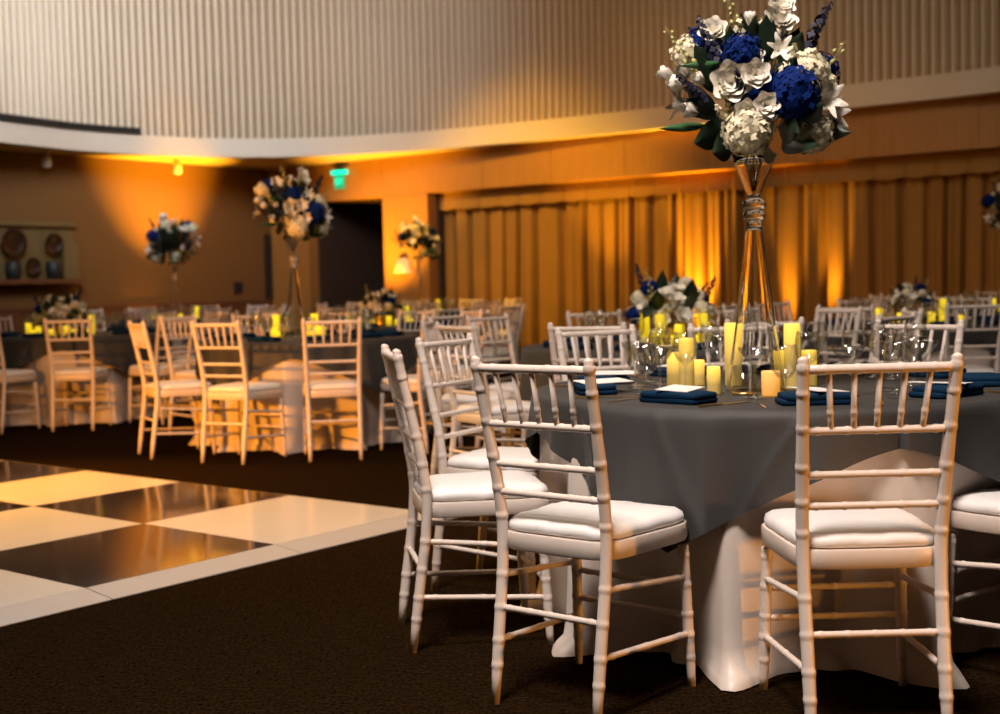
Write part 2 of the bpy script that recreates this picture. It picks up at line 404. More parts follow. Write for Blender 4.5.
def chair_meshes():
    D = {}
    W = M['white']
    rp = []
    for sx in (-1, 1):
        path = [(sx*p[0], p[1], p[2]) for p in POST]
        r0 = lambda z: .0115+.0042*min(1, z/.12)-(.0012 if z > .7 else 0)
        pts, rad = post_samples(path, r0, (.10, .165, .25, .335, .49, .565, .65, .742, .825, .884))
        top = path[-1]; pts += [(top[0], top[1], .897), (top[0]*1.002, top[1]-.001, .903), (top[0]*1.002, top[1]-.001, .909), (top[0], top[1], .912)]; rad += [.0115, .0135, .010, .003]
        D['back_post', sx] = MB().tube(pts, rad, 10).mesh('back_post', W)
        pts, rad = post_samples([tuple(on_leg(sx, 0)), tuple(on_leg(sx, .42))], lambda z: .0105+.0045*min(1, z/.12), (.08, .145, .20, .28, .36))
        D['front_leg', sx] = MB().tube(pts, rad, 10).mesh('front_leg', W)
    tr = rod(on_post(-1, .881), on_post(1, .881), .0115, (.14, .36, .64, .86), 10); D['top_rail', 0] = tr.mesh('top_rail', W)
    for k, z in enumerate((.736, .630, .554)):
        D['back_rail', k] = rod(on_post(-1, z), on_post(1, z), .0092, (.1, .3, .5, .7, .9)).mesh('back_rail', W)
    for k in range(5):
        f = (k+1)/6; g = .5+(f-.5)*.93
        a = on_post(-1, .736).lerp(on_post(1, .736), g); b = on_post(-1, .878).lerp(on_post(1, .878), f)
        D['spindle', k] = rod(a, b, .0072, (.3,), 7).mesh('spindle', W)
    n = 0
    for sx in (-1, 1):
        for zf, zr in ((.145, .165), (.30, .333)):
            D['stretcher', n] = rod(on_leg(sx, zf), on_post(sx, zr), .0085, (.12, .5, .88)).mesh('stretcher', W); n += 1
    for z in (.195, .275):
        D['stretcher', n] = rod(on_leg(-1, z), on_leg(1, z), .0085, (.1, .5, .9)).mesh('stretcher', W); n += 1
    D['stretcher', n] = rod(on_post(-1, .25), on_post(1, .25), .0085, (.1, .3, .5, .7, .9)).mesh('stretcher', W)
    mb = MB()
    for prof in ([(.86, .403), (.985, .403)], [(.985, .403), (1.0, .407), (1.0, .444), (.99, .449)], [(.99, .449), (.5, .450), (.0, .450)], [(.86, .403), (.86, .449)]):
        mb.grid([[(x, y, z) for x, y in seat_outline(k)] for k, z in prof], closed_u=True)
    D['seat_frame', 0] = mb.mesh('seat_frame', W)
    mb = MB(); rows = []
    for k, z in ((.90, .451), (.95, .453), (.965, .462), (.95, .474), (.89, .483), (.72, .490), (.4, .494), (.1, .495), (.0, .495)):
        row = []
        for i, (x, y) in enumerate(seat_outline(k, 80)):
            w = (.006*sin(i*2.9)+.005*sin(i*1.3+1)) if z < .46 else .0015*sin(i*2.9)
            row.append((x*(1+w*1.2), y*(1+w*1.2), z+(.0015*sin(i*.7)+.001*sin(i*1.9) if .46 < z < .49 else 0)))
        rows.append(row)
    mb.grid(rows, closed_u=True); D['cushion', 0] = mb.mesh('cushion', M['cushion'])
    return D
CH = chair_meshes()
def new_chair():
    r = link('banquet_chair', None)
    for (nm, k), me in CH.items(): link(nm, me, r)
    return r
proto = new_chair(); kids(proto)
# plain far copy: two parts only
mbs = MB()
for (nm, k), me in CH.items():
    if nm != 'cushion':
        b = len(mbs.v); mbs.v.extend([tuple(v.co) for v in me.vertices]); mbs.f.extend([tuple(b+i for i in p.vertices) for p in me.polygons])
far_frame = mbs.mesh('chair_frame', M['white'])
proto_far = link('banquet_chair', None); link('chair_frame', far_frame, proto_far); link('cushion', CH['cushion', 0], proto_far); kids(proto_far)
used = {'near': False, 'far': False}
def chair(x, y, a, label, group, far=False):
    key = 'far' if far else 'near'; p = proto_far if far else proto
    o = copy_tree(p) if used[key] else p; used[key] = True
    o.location = (x, y, 0); o.rotation_euler = (0, 0, a)
    tag(o, label, 'chair', group); return o

# ------------------------------------------------------------------ cloths
RT, ZT = .795, .742
def bump_dent(phi, angs, w=.26):
    d = 0
    for a in angs:
        dd = abs((phi-a+pi) % (2*pi)-pi); d = max(d, max(0, 1-(dd/w)**2))
    return d
def under_cloth(angs, seedv=1, nphi=300):
    rnd = random.Random(seedv); ph = [rnd.uniform(0, 6.28) for _ in range(6)]
    mb = MB(); rows = []; zs = [ZT-.003, ZT-.02, .66, .56, .46, .36, .26, .17, .10, .05, .022, .009, .004]
    for iz, z in enumerate(zs):
        row = []; k = 1-z/ZT
        for i in range(nphi):
            p = 2*pi*i/nphi
            dn = bump_dent(p, angs, .31)
            fold = sin(9*p+ph[0])+.7*sin(14*p+ph[1])+.5*sin(23*p+ph[2])+.4*sin(31*p+ph[3])
            r = RT-.012+k*(.030*(1-dn)-.150*dn)+.016*k*fold*(1.2-dn*.4)
            if z < .06:
                t = 1-z/.06; r += t*(.040*(1-dn)+.02+.016*sin(19*p+ph[4])+.011*sin(37*p+ph[5]))
            zz = z+(.010*abs(sin(21*p+ph[1]))*(1 if .004 < z < .03 else 0))
            row.append((r*cos(p), r*sin(p), zz))
        rows.append(row)
    n0 = RT-.012
    rows.insert(0, [(.02*cos(2*pi*i/nphi), .02*sin(2*pi*i/nphi), ZT-.003) for i in range(nphi)])
    return mb.grid(rows, closed_u=True).mesh('floor_length_cloth', M['ivory'])
def overlay_cloth(corner, angs=(), seedv=3, nphi=360):
    # square cloth over a round top; corner = angle of one hanging corner
    rnd = random.Random(seedv); ph = [rnd.uniform(0, 6.28) for _ in range(4)]
    mb = MB(); rows = []
    for r in (.02, .4, .70, RT-.006): rows.append([(r*cos(2*pi*i/nphi), r*sin(2*pi*i/nphi), ZT) for i in range(nphi)])
    for s in range(0, 13):
        f = s/12; row = []
        for i in range(nphi):
            p = 2*pi*i/nphi
            q = (p-corner+pi/4) % (pi/2)-pi/4         # 0 at the corner
            c = 1-abs(q)/(pi/4)
            drop = .105+.285*(c**1.35)
            dn = bump_dent(p, angs, .22)
            fold = .034*(1-2*abs(sin(q*5+ph[0])))*(1-c*.3)+.018*(1-2*abs(sin(p*8.5+ph[1])))+.010*sin(p*29+ph[2])
            fl = (.006+.055*(c**1.5)*(1-.5*dn))*f**1.2+fold*f*min(1, drop/.25)*(1-.55*dn)
            for q0, sg in ((-.07+.21*f, 1), (.48-.22*f, -1), (-.40+.15*f, 1)):
                fl += .010*min(1, f*4)*math.exp(-((q-q0)/.022)**2)*(1-.3*f)
            edge = min(1, f*12)
            r = RT+.010*edge+max(-.012, fl); z = ZT-.004*edge-drop*f
            row.append((r*cos(p), r*sin(p), z))
        rows.append(row)
    return mb.grid(rows, closed_u=True).mesh('square_overlay_cloth', M['overlay'])

# ------------------------------------------------------------------ table top things
def napkin_mesh():
    mb = MB(); rows = []
    n = 10
    for (k, z) in ((.96, 0), (1, .004), (1, .012), (.97, .017), (.6, .021), (.05, .022)):
        row = []
        for i in range(48):
            a = 2*pi*i/48; c, s_ = cos(a), sin(a); e = 9
            r = (abs(c)**e+abs(s_)**e)**(-1/e)
            row.append((.105*r*c*k, .062*r*s_*k, z+.002*sin(4*r*c+1)*(z/.022)))
        rows.append(row)
    mb.grid(rows, closed_u=True); return mb
nb = napkin_mesh(); nap2 = MB().add(nb, Matrix.Identity(4)).add(nb, Matrix.Translation((.004, -.004, .014)) @ Matrix.Rotation(.02, 4, 'Z') @ Matrix.Scale(.97, 4))
NAP = nap2.mesh('folded_napkin', M['napkin'])
CARD = MB().box(-.048, .048, -.085, .085, 0, .0022).mesh('menu_card', M['card'], False)
def glass_mesh(prof, name):
    return MB().lathe(prof, 20).mesh(name, M['glass'])
WINE = glass_mesh([(.004, .001), (.033, .002), (.034, .004), (.018, .008), (.005, .014), (.0038, .03), (.0038, .085), (.008, .093), (.024, .105), (.035, .125), (.039, .145), (.036, .17), (.032, .192), (.0305, .192), (.0345, .17), (.0372, .145), (.033, .127), (.022, .108), (.004, .098)], 'wine_glass')
GOBLET = glass_mesh([(.004, .001), (.034, .002), (.035, .004), (.018, .008), (.006, .014), (.005, .025), (.006, .055), (.022, .066), (.036, .085), (.041, .11), (.040, .135), (.038, .158), (.0365, .158), (.0385, .135), (.039, .11), (.034, .087), (.020, .07), (.004, .062)], 'water_goblet')
COUPE = glass_mesh([(.004, .001), (.036, .002), (.037, .004), (.018, .008), (.005, .014), (.0035, .03), (.0035, .088), (.010, .093), (.030, .113), (.048, .137), (.052, .150), (.0505, .150), (.046, .138), (.028, .115), (.004, .097)], 'coupe_glass')
def pillar(r, h, name, m):
    return MB().lathe([(0, 0), (r*.97, 0), (r, .004), (r, h-.012), (r*.97, h-.003), (r*.9, h), (r*.8, h-.004), (r*.66, h-.018), (0, h-.020)], 20).mesh(name, m)
FLAME = MB().lathe([(.0, 0), (.004, .004), (.005, .009), (.003, .016), (0, .022)], 8).mesh('flame', M['flame'])
HUR = {}
def hurricane(r, h):
    return MB().lathe([(.0, .0), (r, .0), (r+.002, .003), (r+.002, h), (r, h), (r, .004), (0, .004)], 22).mesh('glass_sleeve', M['glass'])
PILLARS = {k: pillar(r, h, 'pillar_candle', M['wax']) for k, (r, h) in dict(taller=(.0255, .205), tall=(.0245, .165), mid=(.0245, .115), small=(.021, .085), stub=(.019, .062)).items()}
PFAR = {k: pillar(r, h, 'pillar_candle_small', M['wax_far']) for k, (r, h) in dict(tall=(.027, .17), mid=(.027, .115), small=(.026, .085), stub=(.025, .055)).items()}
def candle(x, y, z, kind, label, group, far=False, rz=0):
    o = link('pillar_candle', (PFAR if far else PILLARS)[kind], None, (x, y, z), (0, 0, rz)); tag(o, label, 'candle', group)
    h = dict(taller=.205, tall=.165, mid=.115, small=.085, stub=.058)[kind]
    if not far: link('flame', FLAME, o, (0, 0, h-.022))
    return o

# flowers -----------------------------------------------------------
def petal(w, h, cup, curl, n=5):
    rows = []
    for i in range(n+1):
        v = i/n; ww = w*(.4, .75, .95, 1.0, .9, .55)[i]
        rows.append([(ww*u, -cup*(sin(v*pi*.55))*(1-.55*u*u)-curl*max(0, v-.65)**2*6, h*v-.15*h*u*u) for u in (-1, -.5, 0, .5, 1)])
    return MB().grid(rows)
def rose_mesh(m):
    mb = MB()
    for layer, (n, tilt, sc, off) in enumerate(((3, -.06, .66, .002), (4, .03, .82, .005), (5, .16, .94, .009), (6, .40, 1.02, .013))):
        for k in range(n):
            p = petal(.026*sc, .036*sc, .016*sc, .010)
            Mx = Matrix.Rotation(2*pi*k/n+layer*.7, 4, 'Z') @ Matrix.Translation((0, -off, 0)) @ Matrix.Rotation(tilt, 4, 'X')
            mb.add(p, Mx)
    return mb.mesh('rose', m)
def tulip_mesh(m):
    mb = MB()
    for layer in (0, 1):
        for k in range(3):
            mb.add(petal(.019, .052, .015, -.01), Matrix.Rotation(2*pi*k/3+layer*1.05, 4, 'Z') @ Matrix.Translation((0, -.004-.003*layer, 0)) @ Matrix.Rotation(.05+.1*layer, 4, 'X'))
    return mb.mesh('tulip', m)
def lily_mesh(m):
    mb = MB()
    for k in range(6):
        mb.add(petal(.013, .06, .014, .03), Matrix.Rotation(2*pi*k/6, 4, 'Z') @ Matrix.Translation((0, -.004, 0)) @ Matrix.Rotation(.35+.1*(k % 2), 4, 'X'))
    return mb.mesh('lisianthus', m)
def floret(sz):
    mb = MB()
    for k in range(4):
        a = pi/2*k; c, s_ = cos(a), sin(a)
        P = [(0, 0, 0), (.5, -.42, .08), (1.0, -.1, .0), (1.0, .15, .0), (.5, .45, .08)]
        b = len(mb.v); mb.v.extend([((x*c-y*s_)*sz, (x*s_+y*c)*sz, z*sz) for x, y, z in P]); mb.f.append((b, b+1, b+2, b+3, b+4))
    return mb
def align(d):
    return Vector(d).to_track_quat('Z', 'Y').to_matrix().to_4x4()
def hydrangea_mesh(m, r=.05, n=170):
    mb = MB()
    for k in range(n):
        z = 1-1.55*(k+.5)/n; a = 2.39996*k; q = sqrt(max(0, 1-z*z)); d = Vector((q*cos(a), q*sin(a), z))
        mb.add(floret(.0088), Matrix.Translation(d*r*random.uniform(.88, 1.08)) @ align(d+Vector([random.uniform(-.5, .5) for _ in range(3)])) @ Matrix.Rotation(random.random()*3, 4, 'Z'))
    mb.lathe([(.001, -.04), (r*.8, -.02), (r*.85, .01), (r*.6, .032), (.001, .042)], 10)
    return mb.mesh('hydrangea', m)
def spike_mesh(m, L=.16, n=34):
    mb = MB(); mb.tube([(0, 0, -.08), (0, 0, L)], [.002, .001], 5)
    for k in range(n):
        f = k/n; a = 2.4*k; rr = .024*(1-.7*f)
        d = Vector((cos(a)+random.uniform(-.4, .4), sin(a)+random.uniform(-.4, .4), .4+random.uniform(-.3, .4))).normalized()
        for j in range(2):
            mb.add(floret(.0125*(1-.4*f)), Matrix.Translation(Vector((0, 0, L*f))+d*rr*(1-.3*j)) @ align(d+Vector((.3*j, .2*j, 0))))
    return mb.mesh('delphinium_spike', m)
def spray_mesh(L=.15, n=14):
    mb = MB(); pts = [(0, .03*(k/6)**2, -.09+(L+.09)*k/6) for k in range(7)]
    mb.tube(pts, [.0018-.0002*k for k in range(7)], 5)
    for k in range(n):
        f = .3+.7*k/n; zz = -.09+(L+.09)*f; yy = .03*f*f; a = 2.4*k; r = .0088*(1.25-.8*f)
        c = (.010*cos(a), yy+.010*sin(a), zz)
        mb.lathe([(.0005, -r*1.3), (r*.8, -r*.6), (r, 0), (r*.8, r*.7), (.0005, r*1.4)], 6, c)
    return mb.mesh('bud_spray', M['bud'])
def leaf_mesh(m, L=.11, w=.026):
    rows = []
    for i in range(9):
        v = i/8; ww = w*sin(pi*(v**.8))+.0006
        rows.append([(ww*u, -.02*v*v+.008*abs(u), L*v) for u in (-1, -.5, 0, .5, 1)])
    return MB().grid(rows).mesh('leaf', m)
FL = dict(rose=rose_mesh(M['white_petal']), tulip=tulip_mesh(M['white_petal']), lisianthus=lily_mesh(M['white_petal']), cream_hydrangea=hydrangea_mesh(M['cream_petal']), blue_hydrangea=hydrangea_mesh(M['blue_petal'], .055),
          delphinium_spike=spike_mesh(M['indigo_petal']), bud_spray=spray_mesh(), leaf=leaf_mesh(M['leaf'], .13, .036), long_leaf=leaf_mesh(M['leaf_light'], .14, .012), snapdragon=spike_mesh(M['cream_petal'], .10, 22))
PARTLAB = dict(cream_hydrangea='cream hydrangea head', blue_hydrangea='deep blue hydrangea head', delphinium_spike='indigo flower spike', snapdragon='cream flower spike', long_leaf='narrow fresh green leaf', leaf='dark broad leaf')
STEMS = MB()
for k in range(7):
    a = k*.9; STEMS.tube([(.006*cos(a+1.5), .006*sin(a+1.5), -.10), (.03*cos(a), .03*sin(a), .0), (.09*cos(a), .09*sin(a), .13)], .0018, 6)
# (kind, px-like offsets dx, dz in metres from the vase mouth, depth dy, scale, outward direction blend)
BIG = [('rose', .090, .475, -.03, 1.05), ('rose', .083, .425, -.06, 1.15), ('rose', -.130, .395, -.05, 1.0), ('rose', -.108, .205, -.24, 1.35), ('rose', -.038, .222, -.26, .95), ('tulip', -.222, .135, -.15, 1.0),
       ('tulip', -.255, .225, -.08, .95), ('tulip', -.278, .265, -.03, .85), ('tulip', -.195, .225, -.16, .8), ('rose', -.030, .285, -.20, .65), ('tulip', -.008, .43, -.02, .75), ('lisianthus', .050, .305, -.18, .8),
       ('lisianthus', .195, .155, -.16, 1.05), ('lisianthus', .245, .125, -.05, .95), ('rose', -.012, .130, -.27, .85), ('rose', -.068, .110, -.26, .85),
       ('cream_hydrangea', -.055, .062, -.20, 1.45), ('cream_hydrangea', .148, .060, -.14, 1.25), ('cream_hydrangea', .135, .235, -.15, 1.25), ('cream_hydrangea', .185, .20, -.10, 1.0),
       ('blue_hydrangea', -.060, .290, -.16, 1.15), ('blue_hydrangea', .073, .165, -.21, 1.45), ('blue_hydrangea', -.01, .20, -.12, 1.2),
       ('delphinium_spike', -.140, .325, -.09, 1.0), ('delphinium_spike', .165, .345, -.06, 1.25), ('delphinium_spike', -.205, .18, -.18, .8), ('delphinium_spike', -.075, .175, -.22, .8),
       ('bud_spray', -.215, .315, -.04, 1.15), ('bud_spray', -.045, .42, -.03, 1.1), ('bud_spray', .215, .24, -.06, 1.2), ('snapdragon', -.055, .355, -.10, 1.3), ('snapdragon', .075, .27, -.18, 1.1), ('snapdragon', .02, .37, -.06, 1.1),
       ('bud_spray', -.13, .15, -.22, .9), ('snapdragon', -.13, .115, -.2, .9),
       ('leaf', -.12, .02, -.16, 1.2), ('leaf', -.15, .06, -.12, 1.25), ('leaf', -.015, .345, -.10, 1.0), ('leaf', .035, .335, -.08, 1.0), ('leaf', .06, .06, -.22, 1.2), ('leaf', .10, .02, -.18, 1.2), ('leaf', .0, .0, -.2, 1.0), ('leaf', .2, .07, -.1, 1.1),
       ('long_leaf', -.22, .09, -.10, 1.1), ('long_leaf', -.17, .27, -.13, 1.0), ('leaf', -.16, .24, -.12, .8), ('leaf', .12, .10, -.2, 1.0), ('leaf', -.02, .24, -.17, .8), ('leaf', -.19, .14, -.14, .8)]
rb = random.Random(5)
BACK = []
for k in range(22):
    kind = ['rose', 'cream_hydrangea', 'blue_hydrangea', 'leaf', 'leaf', 'tulip', 'snapdragon', 'leaf', 'delphinium_spike', 'lisianthus', 'leaf'][k % 11]
    a = rb.uniform(.1, pi-.1); e = rb.uniform(-.4, 1.1)
    BACK.append((kind, .24*cos(a)*cos(e), .21+.20*sin(e), .05+.2*sin(a)*cos(e), rb.uniform(.85, 1.2)))
for k in range(26):
    a = 2.39996*k; e = -.5+1.5*(k+.5)/26; q = sqrt(max(0, 1-e*e))
    BACK.append(('leaf', .17*q*cos(a), .20+.17*e, .15*q*sin(a)-.03, 1.0))
LOW = []
for k in range(44):
    kind = ['rose', 'leaf', 'cream_hydrangea', 'snapdragon', 'rose', 'leaf', 'blue_hydrangea', 'lisianthus', 'leaf', 'rose', 'rose', 'delphinium_spike', 'leaf', 'tulip', 'bud_spray', 'leaf', 'cream_hydrangea'][k % 17]
    a = 2.39996*k; e = (k+.5)/44
    z = .02+.15*(1-e)+(.04 if kind in ('delphinium_spike', 'bud_spray') else 0); r = .17*sqrt(1-(1-e)**2*.9)
    LOW.append((kind, r*cos(a), z, r*sin(a), .68 if 'hydrangea' in kind else .85))
def make_arrangement(items, name, center_z):
    r = link(name, None); rnd = random.Random(9)
    link('stem_bundle', STEMS.mesh('stem_bundle', M['stem']), r)
    for kind, dx, dz, dy, sc in items:
        d = Vector((dx, dy, dz-center_z+.02))
        if kind in ('delphinium_spike', 'bud_spray', 'snapdragon', 'leaf', 'long_leaf'): d = Vector((dx*1.1, dy*.7, dz-center_z+.12))
        if kind in ('rose', 'lisianthus') and dy < .02 and name.startswith('tall'): d = Vector((dx*.6, dy*.8-.20, (dz-center_z)*.45))
        if kind == 'long_leaf': d = Vector((dx, dy*.2, -.02))
        if kind == 'leaf' and dz < .08: d = Vector((dx, dy*.8, -.05))
        q = d.to_track_quat('Z', 'Y').to_matrix().to_4x4() @ Matrix.Rotation(rnd.uniform(0, 6.28) if kind not in ('leaf', 'long_leaf') else rnd.choice((0, pi))+rnd.uniform(-.5, .5), 4, 'Z')
        nm = 'leaf' if kind == 'long_leaf' else 'hydrangea' if 'hydrangea' in kind else kind
        back = .03*sc if kind in ('rose', 'tulip', 'lisianthus') else .06*sc if kind in ('leaf', 'long_leaf', 'delphinium_spike', 'bud_spray', 'snapdragon') else 0
        loc = Vector((dx, dy, dz))-d.normalized()*back
        if nm == 'leaf' and dy < .02 and name.startswith('tall'):
            zc = d.normalized(); yc = Vector((rnd.uniform(-.5, .5), 1, rnd.uniform(-.2, .5))); yc = (yc-zc*yc.dot(zc)).normalized(); xc = yc.cross(zc)
            q = Matrix((xc, yc, zc)).transposed().to_4x4()
        o = link(nm, FL[kind], r); o.matrix_local = Matrix.Translation(loc) @ q @ Matrix.Scale(sc, 4)
        if kind in PARTLAB: o['label'] = PARTLAB[kind]
    return r
big = make_arrangement(BIG+BACK, 'tall_flower_arrangement', .12); kids(big)
low_arr = make_arrangement(LOW, 'low_flower_arrangement', -.02); kids(low_arr)
arr_used = {'big': False, 'low': False}
def arrangement(kind, x, y, z, rz, sc, label):
    p = big if kind == 'big' else low_arr
    o = copy_tree(p) if arr_used[kind] else p; arr_used[kind] = True
    o.location = (x, y, z); o.rotation_euler = (0, 0, rz); o.scale = (sc, sc, sc)
    tag(o, label, 'flower arrangement', 'tall flower arrangements' if kind == 'big' else 'low flower arrangements'); return o
def vase_mesh(th=.0035):
    out = [(.094, .0), (.096, .003), (.093, .012), (.083, .06), (.069, .155), (.057, .24), (.047, .33), (.036, .42), (.027, .495), (.0245, .508)]
    up = [(.020, .600), (.022, .612), (.030, .632), (.044, .668), (.058, .70), (.072, .732)]
    V = {}
    prof = out+[(r-th, z) for r, z in out[::-1]]
    V['base'] = MB().lathe(prof+[prof[0]], 32)
    V['knob'] = MB().lathe([(.001, .507), (.022, .508), (.027, .515), (.022, .526), (.020, .529), (.030, .533), (.036, .544), (.030, .556), (.024, .560), (.034, .567), (.038, .578), (.034, .590), (.020, .597), (.001, .598)], 28)
    prof = up+[(r-th, z) for r, z in up[::-1]]+[(.001, .612), (.001, .600)]
    V['trumpet'] = MB().lathe(prof+[prof[0]], 32)
    return V
VM = {k: v.mesh('vase_'+k, M['vase']) for k, v in vase_mesh().items()}
def vase(x, y, label):
    r = link('trumpet_vase', None, None, (x, y, ZT+.001)); tag(r, label, 'vase', 'tall glass vases')
    link('flared_foot', VM['base'], r); link('knob', VM['knob'], r); link('trumpet_bowl', VM['trumpet'], r); return r
LOWV = MB().lathe([(.0, 0), (.05, 0), (.052, .004), (.05, .02), (.052, .06), (.07, .09), (.068, .09), (.049, .06), (.045, .02), (0, .012)], 24).mesh('low_vase', M['gold'])
def low_vase(x, y, label):
    o = link('compote_vase', LOWV, None, (x, y, ZT+.001)); tag(o, label, 'vase', 'low vases'); return o

# ------------------------------------------------------------------ tables
ORD = ['first', 'second', 'third', 'fourth', 'fifth', 'sixth', 'seventh']
def facing(px, py, cx, cy): return atan2(-(cx-px), cy-py)
FORK = MB().box(-.003, .003, -.09, .04, .001, .003).box(-.009, .009, .04, .052, .001, .0035)
for k in range(4): FORK.box(-.009+.0049*k, -.0065+.0049*k, .05, .095, .001, .0035)
FORK = FORK.mesh('dinner_fork', M['silver'], False)
KNIFE = MB().box(-.0045, .0045, -.1, -.01, .001, .006).box(-.007, .007, -.01, .11, .001, .0025).mesh('dinner_knife', M['gold'], False)

def setting(cx, cy, a, desc, tname, detail, glasses, rnd, skip=()):
    # a: angle of the seat seen from the table centre
    er = Vector((cos(a), sin(a))); et = Vector((-sin(a), cos(a)))
    def at(r, t): p = Vector((cx, cy))+er*r+et*t; return p.x, p.y
    rot = a+pi/2+rnd.uniform(-.15, .15)
    x, y = at(.615, rnd.uniform(-.02, .02))
    if detail:
        xc, yc = at(.59, 0)
        o = link('menu_card', CARD, None, (xc, yc, ZT+.0225+.014), (0, .06, rot+.35)); tag(o, 'white menu card on the napkin %s' % desc, 'menu card', 'menu cards on the %s' % tname)
    o = link('folded_napkin', NAP, None, (x, y, ZT+.001), (0, 0, rot)); tag(o, 'folded teal napkin %s' % desc, 'napkin', 'napkins on the %s' % tname)
    if detail:
        x, y = at(.63, -.165); o = link('dinner_fork', FORK, None, (x, y, ZT), (0, 0, a+pi/2)); tag(o, 'silver fork beside the napkin %s' % desc, 'fork', 'forks on the %s' % tname)
        x, y = at(.63, .165); o = link('dinner_knife', KNIFE, None, (x, y, ZT), (0, 0, a+pi/2-.2)); tag(o, 'gilt knife beside the napkin %s' % desc, 'knife', 'knives on the %s' % tname)
    for nm, me, r, t in glasses:
        x, y = at(r+rnd.uniform(-.015, .015), t+rnd.uniform(-.02, .02))
        o = link(nm, me, None, (x, y, ZT+.0005)); lb = {'wine_glass': 'tall clear wine glass', 'water_goblet': 'round clear water goblet', 'coupe_glass': 'wide clear coupe glass'}[nm]
        tag(o, '%s %s' % (lb, desc), 'glass', '%ss on the %s' % (nm.replace('_', ' '), tname))

# --- front table
C1 = (.905, 4.155); T1N = 'front table'
front = [(.2215, 3.357, -.677, 'white ladder back chair with an orange lit post, beside the hanging cloth corner', 'by the chair beside the hanging cloth corner'),
         (.8672, 3.155, .0032, 'white ladder back chair seen squarely from behind at the front table', 'before the chair seen squarely from behind'),
         (-.105, 3.978, -1.385, 'white chair seen edge on, nearest the dance floor corner', 'before the chair seen edge on'),
         (.004, 4.600, -2.086, 'white chair facing us behind the edge on chair', 'before the chair behind the edge on chair'),
         (.50, 5.10, -2.70, 'pale lit chair across the front table, behind the stacked plain napkins', 'across the front table before its leftmost far chair'),
         (.97, 5.14, 3.10, 'pale lit chair across the front table, behind the tall vase', 'behind the tall vase'),
         (1.51, 4.95, 2.36, 'pale lit chair across the front table, above the squarely seen chair', 'before the rightmost far chair'),
         (1.475, 3.42, .62, 'white chair cut by the right picture edge, its seat corner showing', 'before the chair cut by the picture edge')]
angs1 = []
for x, y, a, lb, ds in front:
    chair(x, y, a, lb, 'white chairs around the front table'); angs1.append(atan2(y-C1[1], x-C1[0]))
o = link('floor_length_cloth', under_cloth(angs1, 4), None, (*C1, 0)); tag(o, 'ivory floor length cloth puddling under the front table overlay', 'tablecloth', 'ivory floor length cloths')
o = link('square_overlay_cloth', overlay_cloth(radians(236), angs1, 5, 720), None, (*C1, 0)); tag(o, 'charcoal square cloth on the front table, its corner hanging low', 'tablecloth', 'charcoal overlay cloths')
rnd = random.Random(21)
for (x, y, a, lb, ds), an in zip(front, angs1):
    setting(*C1, an, ds, T1N, True, (('coupe_glass', COUPE, .43, .16), ('wine_glass', WINE, .40, -.12), ('water_goblet', GOBLET, .45, -.21)) if x == .2215 else (('coupe_glass', COUPE, .43, .13), ('wine_glass', WINE, .40, .03), ('water_goblet', GOBLET, .47, -.06)), rnd)
for an, ds in ((radians(-13), 'at the hidden right side seat of the front table'), (radians(20), 'at the far right seat of the front table')):
    setting(*C1, an, ds, T1N, False, (('wine_glass', WINE, .43, .08), ('water_goblet', GOBLET, .42, -.05)), rnd)
vase(.80, 4.0, 'tall clear trumpet vase with ball knobs on the front table')
arrangement('big', .80, 4.0, ZT+.722, 0, 1.0, 'large white and blue bouquet in the tall vase on the front table')
for x, y, k, lb in ((.595, 4.083, 'tall', 'tall ivory pillar candle standing at the left of the front table group'), (.570, 4.19, 'mid', 'candle half hidden behind the tall left pillar on the front table'), (.655, 4.23, 'small', 'small candle behind the right edge of the tall left pillar'),
                    (.650, 3.90, 'small', 'small bright candle in front of the vase, beside a coupe glass'), (.765, 4.21, 'taller', 'tall pillar candle seen behind the glass vase foot'), (.918, 4.02, 'taller', 'tall ivory pillar candle at the right of the front table vase'),
                    (.915, 4.14, 'mid', 'candle between the vase foot and the tall right pillar'), (.995, 4.12, 'mid', 'candle behind the top corner of the squarely seen chair')):
    candle(x, y, ZT+.001, k, lb, 'candles on the front table')
o = link('votive_lantern', MB().lathe([(0, 0), (.025, 0), (.027, .004), (.0275, .07), (.026, .074), (.024, .07), (.023, .01), (0, .008)], 24).mesh('votive_lantern', M['lantern']), None, (.803, 3.80, ZT+.001))
tag(o, 'short orange glowing votive holder in front of the tall vase', 'candle holder'); link('flame', FLAME, o, (0, 0, .012))
mb = MB().lathe([(0, 0), (.034, 0), (.035, .003), (.034, .006), (.034, .088), (.033, .088), (.033, .008), (0, .008)], 24)
o = link('glass_tumbler', mb.mesh('glass_tumbler', M['glass']), None, (.735, 3.86, ZT+.001)); tag(o, 'straight glass tumbler with a gold foot ring before the vase', 'glass')
link('foot_ring', MB().lathe([(.0345, .0), (.037, .002), (.037, .006), (.0345, .008)], 24).mesh('foot_ring', M['gold']), o)['label'] = 'gold foot ring'

# --- the other tables: (centre, angle of one chair, overlay corner, words, tall?, detailed chairs?, number of seats to set)
TABLES = [((-1.385, 9.30), 32, 225, 'tall bouquet table by dark doorway', 'big', False, -1.47, 9.25),
          ((.92, 7.05), 31, 215, 'low bouquet table beyond front table', 'low', False, .935, 7.0),
          ((2.95, 9.12), 18, 230, 'small bouquet table by shaded curtain', 'low', False, 2.93, 9.1),
          ((-3.75, 11.45), 1, 232, 'low bouquet table below wall shelf', 'low', False, -3.85, 11.3),
          ((-1.08, 12.0), 10, 225, 'low bouquet table by dark doorway', 'low', True, -1.1, 11.9),
          ((-1.02, 16.4), 24, 225, 'tall bouquet table beside glowing pier', 'big', True, -1.02, 16.4),
          ((-4.0, 15.9), 15, 225, 'tall bouquet table by glowing wall', 'big', True, -4.0, 15.9),
          ((4.75, 11.75), 5, 225, 'table whose bouquet the frame cuts', 'big', True, 4.69, 11.6)]
